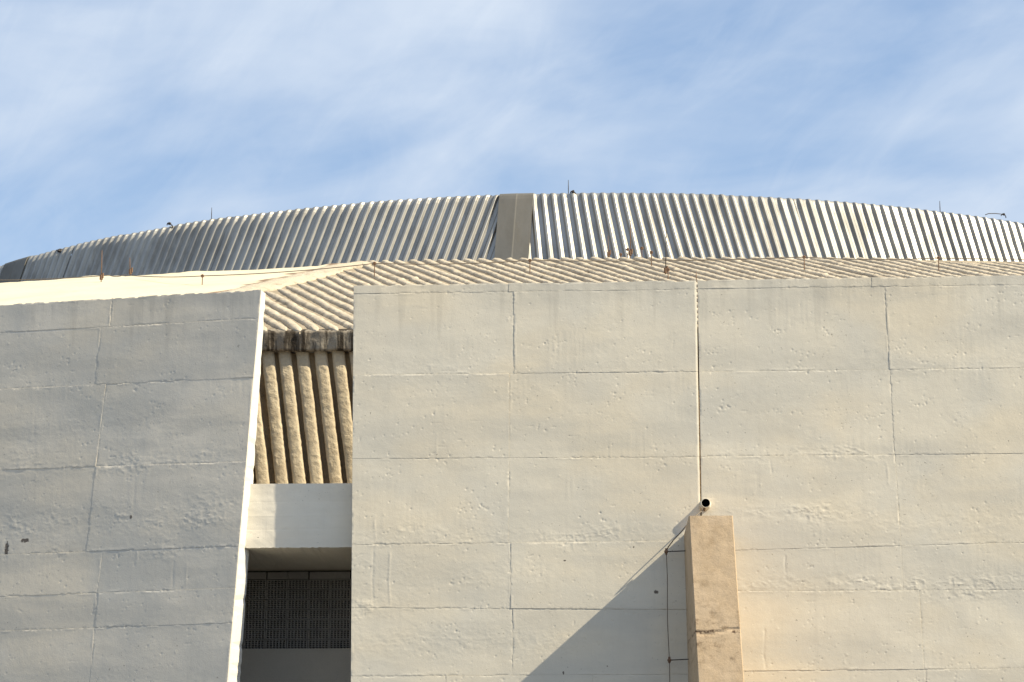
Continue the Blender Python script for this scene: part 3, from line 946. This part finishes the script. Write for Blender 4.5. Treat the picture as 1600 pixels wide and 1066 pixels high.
# ------------------------------------------------------------------ smooth roof left of the hip
def smooth_roof():
    hd = (H1 - H2).normalized()                       # up the hip
    far = Vector((-10.251, 12.096, 14.258))
    nB = (H2 - H1).cross(far - H1).normalized()
    if nB.z < 0: nB = -nB
    xa = nB.cross(hd).normalized()
    if xa.x > 0: xa = -xa
    za = nB
    ya = hd
    base = Matrix((xa, ya, za)).transposed().to_4x4(); base.translation = H1
    inv = base.inverted()
    A = H1 + hd * 0.03; B = H1 + (far - H1) * 1.7
    down = (hd - Vector((0, 0, 0)))
    c0 = H1 - hd * ((H1.z - 10.55) / hd.z); c1 = B - hd * ((B.z - 10.55) / hd.z)
    nu, nv = 70, 50
    co = []
    for i in range(nu + 1):
        u = i / nu
        top = A.lerp(B, u); bot = c0.lerp(c1, u)
        for j in range(nv + 1):
            p = top.lerp(bot, j / nv)
            q = inv @ p
            edge = max(0.0, 0.35 - q.x) / .35
            q.z += 0.03 * float(fbm(np.array(q.x / 1.3), np.array(q.y / 1.1), 5, 3)) - 0.0 * edge
            if j == 0: q.z += 0.035 * float(fbm(np.array(q.x / .4), np.array(0.0), 15, 3)); q.y += 0.0
            co.append(tuple(q))
    idx = np.arange((nu + 1) * (nv + 1)).reshape(nu + 1, nv + 1)
    q4 = np.stack([idx[:-1, :-1], idx[1:, :-1], idx[1:, 1:], idx[:-1, 1:]], -1).reshape(-1, 4)
    co = np.array(co)
    loop = np.concatenate([idx[:-1, 0], idx[-1, :-1], idx[:0:-1, -1], idx[0, :0:-1]])
    b = co[loop].copy(); b[:, 2] -= .18
    n0 = len(co); k = np.arange(len(loop)); k2 = (k + 1) % len(loop)
    qs = np.stack([loop, n0 + k, n0 + k2, loop[k2]], -1)
    me = mesh_np('smooth_roof', np.concatenate([co, b]), np.concatenate([q4, qs]), True)
    o = link('smooth_roof', me, M_SMOOTH, None, base)
    tag(o, 'smooth cream sunlit roof above the grey slab with a brown stained hip', 'roof')
smooth_roof()

# added unseen box filling the building, blocks light from behind
bm = bmesh.new()
add_box(bm, -14, 16, 2.72, 60, 0, 10.2)
tag(link('light_block_box', mesh_bm('light_block_box', bm), M_CORE), kind='structure')
bm = bmesh.new()
add_box(bm, -6.6, -6.4, 1.3, 2.72, 0, 10.3); 
tag(link('recess_end_wall', mesh_bm('recess_end_wall', bm), M_CORE), kind='structure')
bm = bmesh.new()
add_box(bm, 2.0, 2.2, 0.255, 2.72, 0, 8.1)
tag(link('recess_end_wall', mesh_bm('recess_end_wall', bm), M_CORE), kind='structure')

# ------------------------------------------------------------------ metal dome
CX, CY = 0.822, 29.835
RT, ZT = 17.835, 15.894
ZB = 14.0
BATTER = 0.21         # inward per metre of height
SHEAR = [(-60, .10), (-40, .19), (-27, .25), (-14, .29), (-3.71, .31), (-3.70, -.08), (0, -.15), (6, -.23), (13, -.20), (28, -.14), (32.29, -.12), (32.3, .2), (60, .2)]
def shear(psi): return float(np.interp(psi, [a for a, _ in SHEAR], [b for _, b in SHEAR]))
PITCH = 0.615         # degrees per corrugation
root = empty('metal_dome', (CX, CY, ZB))
tag(root, 'round dome clad in leaning corrugated metal sheets above the concrete roof', 'dome')

def dome_pt(psi, z, out=0.0, top_curl=0.0):
    """psi degrees at the upper rim; the line through it leans sideways by the local shear"""
    dz = z - ZT
    rr = RT - BATTER * dz + out - top_curl
    lat = shear(psi) * dz
    p = R(psi)
    nrm = Vector((math.sin(p), -math.cos(p), 0)); tan = Vector((math.cos(p), math.sin(p), 0))
    return Vector((CX, CY, z)) + nrm * rr + tan * lat

PROF = [(0.0, 0.0), (0.30, 0.0), (0.37, 0.35), (0.44, 0.85), (0.50, 1.0), (0.68, 1.0), (0.75, 0.85), (0.85, 0.35), (0.94, 0.0)]
DEPTH = 0.052
def sheet(psi0, nrib, seed):
    r = random.Random(seed)
    cols = []
    for i in range(nrib):
        for (t, d) in PROF: cols.append((psi0 + (i + t) * PITCH, d * DEPTH))
    cols.append((psi0 + nrib * PITCH, 0.0))
    lvl = [(ZB, 0), (14.6, 0), (15.0, 0), (15.35, 0), (15.62, 0), (15.76, 0), (15.83, .008), (15.865, .022), (15.885, .05), (15.90, .12), (15.905, .5)]
    off = r.uniform(-.006, .006); dt = r.uniform(-.012, .012)
    co = []
    dents = [(r.uniform(psi0, psi0 + nrib * PITCH), r.uniform(14.6, 15.8), r.uniform(-.012, .006)) for _ in range(3)]
    for (ps, d) in cols:
        for (z, curl) in lvl:
            dd = sum(a * math.exp(-((ps - b) / .5) ** 2 - ((z - c) / .25) ** 2) for b, c, a in dents)
            co.append(tuple(dome_pt(ps, z + (dt if curl else 0), d + off + dd, curl)))
    nc, nl = len(cols), len(lvl)
    idx = np.arange(nc * nl).reshape(nc, nl)
    q = np.stack([idx[:-1, :-1], idx[1:, :-1], idx[1:, 1:], idx[:-1, 1:]], -1).reshape(-1, 4)
    return mesh_np('corrugated_sheet', np.array(co), q, False)

HIPS = [-39.75, -3.7, 32.3]
k = 0
for a, b in [(-58, HIPS[0]), (HIPS[0], HIPS[1]), (HIPS[1], HIPS[2]), (HIPS[2], 46)]:
    nr = int(round((b - a) / PITCH)); per = 7
    j = 0
    while j < nr:
        c = min(per, nr - j)
        link('corrugated_sheet', sheet(a + j * PITCH, c, 900 + k), M_SHEET, root)
        j += c; k += 1

def flashing(psi, half, lean_, seed):
    """folded flashing strip over the joint between two fields of sheets"""
    nr = Vector((math.sin(R(psi)), -math.cos(R(psi)), 0)); tn = Vector((math.cos(R(psi)), math.sin(R(psi)), 0))
    lvl = [(ZB, 0), (14.7, 0), (15.2, 0), (15.6, 0), (15.76, 0), (15.83, .008), (15.87, .025), (15.90, .08), (15.905, .5)]
    cs = [(-half, -.05), (-half, .075), (-half * .5, .082), (0.00, .088), (.025, .083), (half * .5, .078), (half, .075), (half, -.05)]
    co = []
    for (x, o_) in cs:
        for (z, curl) in lvl:
            w = .006 * float(fbm(np.array(x * 3 + seed), np.array(z * 2), 3, 2))
            p = Vector((CX, CY, z)) + nr * (RT - BATTER * (z - ZT) + o_ - curl + w) + tn * (x + lean_ * (z - ZT))
            co.append(tuple(p))
    idx = np.arange(len(cs) * len(lvl)).reshape(len(cs), len(lvl))
    q = np.stack([idx[:-1, :-1], idx[1:, :-1], idx[1:, 1:], idx[:-1, 1:]], -1).reshape(-1, 4)
    o = link('flashing', mesh_np('flashing', np.array(co), q, False), M_FLASH, root)
    o['label'] = 'flat folded grey flashing strip between two fields of ribs'
flashing(-3.7, 0.325, 0.05, 1)
flashing(-41.2, 0.40, 0.16, 2)
flashing(32.3, 0.325, 0.03, 3)
# shallow crown behind the rim
bm = bmesh.new()
ring0 = []; ring1 = []
for i in range(120):
    a = 2 * math.pi * i / 120
    ring0.append(bm.verts.new((CX + (RT - .5) * math.sin(a), CY - (RT - .5) * math.cos(a), 15.88)))
    ring1.append(bm.verts.new((CX + 6 * math.sin(a), CY - 6 * math.cos(a), 17.3)))
for i in range(120):
    bm.faces.new((ring0[i], ring0[(i + 1) % 120], ring1[(i + 1) % 120], ring1[i]))
bm.faces.new(ring1)
link('crown', mesh_bm('crown', bm, True), M_CAP, root)
# low drum wall under the sheets all round
bm = bmesh.new()
r0 = []; r1 = []
for i in range(120):
    a = 2 * math.pi * i / 120
    r0.append(bm.verts.new((CX + (RT - .1) * math.sin(a), CY - (RT - .1) * math.cos(a), 10.1)))
    r1.append(bm.verts.new((CX + (RT - .1) * math.sin(a), CY - (RT - .1) * math.cos(a), 15.6)))
for i in range(120): bm.faces.new((r0[i], r0[(i + 1) % 120], r1[(i + 1) % 120], r1[i]))
link('drum', mesh_bm('drum', bm, True), M_CORE, root)
# fixing lugs and dark clips on the rim (part of the dome)

# ------------------------------------------------------------------ drain pipe
def drain_pipe():
    root = empty('drain_pipe', (2.665, 0, 7.72))
    tag(root, 'short round drain pipe stub with a black mouth above the buttress', 'pipe')
    bm = bmesh.new()
    seg = 24; ro, ri, L = .063, .058, .125
    rings = []
    for (rr, y) in ((ro + .02, .02), (ro + .008, -.03), (ro, -.05), (ro, -L), (ri, -L), (ri, -L + .02)):
        rings.append([bm.verts.new((2.675 + rr * math.cos(2 * math.pi * q / seg), y, 7.725 + rr * math.sin(2 * math.pi * q / seg))) for q in range(seg)])
    for a, b in zip(rings, rings[1:]):
        for q in range(seg): bm.faces.new((a[q], a[(q + 1) % seg], b[(q + 1) % seg], b[q]))
    me = mesh_bm('pipe_sleeve', bm, True)
    link('pipe_sleeve', me, M_PAINT, root)
    bm = bmesh.new()
    rings = []
    for (rr, y) in ((ri - .0005, -L + .002), (ri - .0005, -.03), (0.002, -.03)):
        rings.append([bm.verts.new((2.675 + rr * math.cos(2 * math.pi * q / seg), y, 7.725 + rr * math.sin(2 * math.pi * q / seg))) for q in range(seg)])
    for a, b in zip(rings, rings[1:]):
        for q in range(seg): bm.faces.new((a[q], a[(q + 1) % seg], b[(q + 1) % seg], b[q]))
    link('bore_shade', mesh_bm('bore_shade', bm, True), M_DARK, root)  # bore closed off short and coloured black for its inner shade
    bm = bmesh.new(); add_ball(bm, (2.655, -.06, 7.652), .019, 8)
    add_tube(bm, [(2.655, -.06, 7.65), (2.66, .02, 7.64)], .012, 6)
    link('clip', mesh_bm('clip', bm), M_RUST, root)
drain_pipe()

# ------------------------------------------------------------------ lightning conductor beside the buttress
def conductor():
    root = empty('lightning_conductor', (2.14, -.16, 0))
    tag(root, 'thin dark conductor cable on stand-off brackets along the wall left of the buttress', 'cable')
    bm = bmesh.new()
    pts = []
    for i in range(40):
        z = 7.04 - i * 0.18
        pts.append((2.121 + (7.04 - z) * .011 + .006 * math.sin(i * .9), -.16 + .004 * math.sin(i * 1.7), max(z, 0.02)))
        if z < 0: break
    add_tube(bm, pts, .006, 6)
    link('down_cable', mesh_bm('down_cable', bm, True), M_CABLE, root)
    bm = bmesh.new()
    add_tube(bm, [(2.121, -.16, 7.05), (2.15, -.165, 7.11), (2.22, -.19, 7.20), (2.30, -.24, 7.275), (2.38, -.30, 7.36), (2.47, -.26, 7.47), (2.60, -.12, 7.60), (2.655, -.06, 7.645)], .0085, 6)
    link('top_cable', mesh_bm('top_cable', bm, True), M_CABLE, root)
    for z, xx in ((7.045, 2.121), (5.56, 2.142), (4.0, 2.155), (2.5, 2.165), (1.0, 2.175)):
        bm = bmesh.new()
        add_tube(bm, [(xx, -.16, z), (2.44, -.16, z + .012)], .0075, 6)
        br = link('bracket', mesh_bm('bracket', bm), M_IRON, root)
        bm = bmesh.new(); add_ball(bm, (xx, -.162, z), .030, 10, .9)
        add_tube(bm, [(xx, -.162, z - .04), (xx, -.162, z + .045)], .016, 8)
        link('clamp', mesh_bm('clamp', bm), M_RUST, root)
conductor()

# ------------------------------------------------------------------ lightning protection on the roof
def post(loc, h, label, group='small posts carrying the roof cable', ball=.019, lean=(0, 0)):
    root = empty('cable_post', loc)
    tag(root, label, 'post', group)
    x, y, z = loc
    bm = bmesh.new(); add_tube(bm, [(x, y, z - .03), (x + lean[0] * h, y + lean[1] * h, z + h)], .0085, 6)
    link('rod', mesh_bm('rod', bm), M_RUST, root)
    bm = bmesh.new(); c = (x + lean[0] * h, y + lean[1] * h, z + h)
    seg = 10     # ring insulator facing the viewer
    rings = []
    for q in range(seg):
        a = 2 * math.pi * q / seg
        rings.append([bm.verts.new((c[0] + math.cos(a) * (ball + .013 * math.cos(w)), c[1] + .013 * math.sin(w), c[2] + math.sin(a) * (ball + .013 * math.cos(w)))) for w in [2 * math.pi * e / 6 for e in range(6)]])
    for q in range(seg):
        for e in range(6):
            bm.faces.new((rings[q][e], rings[(q + 1) % seg][e], rings[(q + 1) % seg][(e + 1) % 6], rings[q][(e + 1) % 6]))
    add_ball(bm, c, ball * .55, 8)
    link('insulator', mesh_bm('insulator', bm, True), M_RUST, root)
    return Vector(c)

tops = []
tops.append(post((-5.683, 7.943, 13.06), .15, 'rusty cable post on the smooth cream roof'))
for loc, h, lab in [((-2.688, 8.095, 13.24), .21, 'rusty cable post on the ribs near the slot'),
                    ((0.02, 8.469, 13.38), .20, 'rusty cable post on the ribs below the flashing strip'),
                    ((4.825, 8.38, 13.35), .22, 'rusty cable post on the ribs, second from the right'),
                    ((7.138, 8.192, 13.28), .20, 'rightmost rusty cable post on the ribs')]:
    tops.append(post(loc, h, lab))
for loc, h, lab in [((1.64, 10.80, 14.27), .05, 'low ring post at the crest, leftmost of the cluster of five'),
                    ((1.77, 10.78, 14.28), .13, 'ring post at the crest, second from left in the cluster of five'),
                    ((2.028, 10.6, 14.22), .16, 'ring post at the crest, third from left in the cluster of five'),
                    ((2.173, 9.203, 13.68), .23, 'ring post just below the crest, fourth from left in the cluster'),
                    ((2.41, 7.221, 12.9), .15, 'lowest ring post on the ribs beside the tall rod')]:
    post(loc, h, lab, 'ring posts clustered near the crest')

def cable(name, pts, sag, rad, mat, label, cat='cable', n=10, group=None):
    bm = bmesh.new(); out = []
    pts = [Vector(p) for p in pts]
    for a, b in zip(pts, pts[1:]):
        for i in range(n):
            t = i / n; p = a.lerp(b, t); p.z -= sag * 4 * t * (1 - t); out.append(p)
    out.append(pts[-1])
    add_tube(bm, out, rad, 6)
    return tag(link(name, mesh_bm(name, bm, True), mat), label, cat, group)
cable('roof_cable', [(-10.6, 11.9, 14.24), (-7.91, 10.9, 14.04), (-7.6, 10.7, 13.99)] + tops[:1], .03, .008, M_CABLE, 'thin brown cable running across the smooth cream roof')
cable('roof_cable', tops + [Vector((11.5, 7.6, 13.3))], .035, .008, M_CABLE, 'thin brown cable strung between posts across the ribbed roof')

def rod(name, loc, h, rad, label, mat=M_RUST, lean=(0, 0), foot=True, group=None):
    root = empty(name, loc)
    tag(root, label, 'rod', group)
    x, y, z = loc
    bm = bmesh.new(); add_tube(bm, [(x, y, z - .05), (x + lean[0] * h * .5, y, z + h * .5), (x + lean[0] * h, y + lean[1] * h, z + h)], [rad * .8, rad * .8, rad * .5], 6)
    link('shaft', mesh_bm('shaft', bm, True), mat, root)
    if foot:
        bm = bmesh.new()
        add_tube(bm, [(x, y, z + .02), (x, y, z + .11)], rad * 2.6, 8); add_tube(bm, [(x + .03, y - .01, z + .05), (x + .03, y - .01, z + .14)], rad * 1.6, 6)
        link('foot_clamp', mesh_bm('foot_clamp', bm), M_RUST, root)
GR = 'thin lightning rods on the roof'
rod('lightning_rod', (-7.91, 10.175, 13.74), .58, .012, 'taller rusty rod standing on the smooth cream roof', lean=(-.01, 0), group=GR)
rod('lightning_rod', (-7.60, 11.35, 14.16), .34, .012, 'shorter rusty rod standing at the crest of the smooth cream roof', lean=(-.06, 0), group=GR)
rod('lightning_rod', (1.415, 10.75, 14.25), .42, .010, 'short rusty rod at the crest, left of the ring posts', lean=(-.02, 0), group=GR)
rod('lightning_rod', (1.817, 10.8, 14.28), .70, .011, 'tall rusty rod at the crest among the ring posts', lean=(.02, 0), group=GR)
rod('lightning_rod', (2.386, 7.889, 13.15), .79, .011, 'tall dark rod on the ribs, right of the ring posts', M_IRON, lean=(.03, 0), group=GR)
rod('lightning_rod', (2.88, 6.998, 12.80), .16, .009, 'short stub rod peeping over the wall joint', foot=False, group=GR)
GT = 'thin aerial rods on the dome rim'
rod('aerial_rod', (-6.45, 13.62, 15.88), .27, .010, 'thin aerial rod on the dark left part of the dome rim', M_IRON, foot=False, group=GT)
rod('aerial_rod', (.66, 12.15, 15.88), .31, .010, 'thin aerial rod near the top of the dome right of the flashing', M_IRON, foot=False, group=GT)
rod('aerial_rod', (7.95, 13.6, 15.88), .25, .010, 'thin aerial rod on the bright right part of the dome rim', M_IRON, foot=False, group=GT)

def clip(loc, r, label, seed):
    rr = random.Random(seed)
    bm = bmesh.new()
    add_ball(bm, loc, r, 8, .8)
    for v in bm.verts: v.co += Vector((rr.uniform(-1, 1), rr.uniform(-1, 1), rr.uniform(-1, 1))) * r * .25
    x, y, z = loc
    add_tube(bm, [(x, y, z), (x + r * 1.5, y + .03, z - r * .9), (x + r * 1.9, y + .06, z - r * 2)], r * .35, 6)
    add_tube(bm, [(x - r, y, z + r * .3), (x - r * 1.6, y + .05, z - r * .6)], r * .3, 6)
    tag(link('rim_clamp', mesh_bm('rim_clamp', bm), M_IRON), label, 'clamp', 'small clamps on the dome rim')
clip((-9.88, 15.55, 15.83), .06, 'larger rusty clamp on the dark left end of the dome', 1)
clip((-7.33, 13.86, 15.90), .034, 'small dark clamp where the ribs turn bright on the left', 2)
clip((.75, 11.98, 15.91), .032, 'small dark clamp at the top of the dome beside the aerial', 3)
clip((9.27, 14.1, 15.99), .028, 'small dark clamp at the end of the loose wire on the right', 4)
cable('loose_wire', [(8.88, 13.92, 15.93), (8.95, 13.95, 15.965), (9.10, 14.02, 15.985), (9.27, 14.1, 15.99)], 0, .008, M_IRON, 'short loose wire curving above the dome rim at the right', n=4)
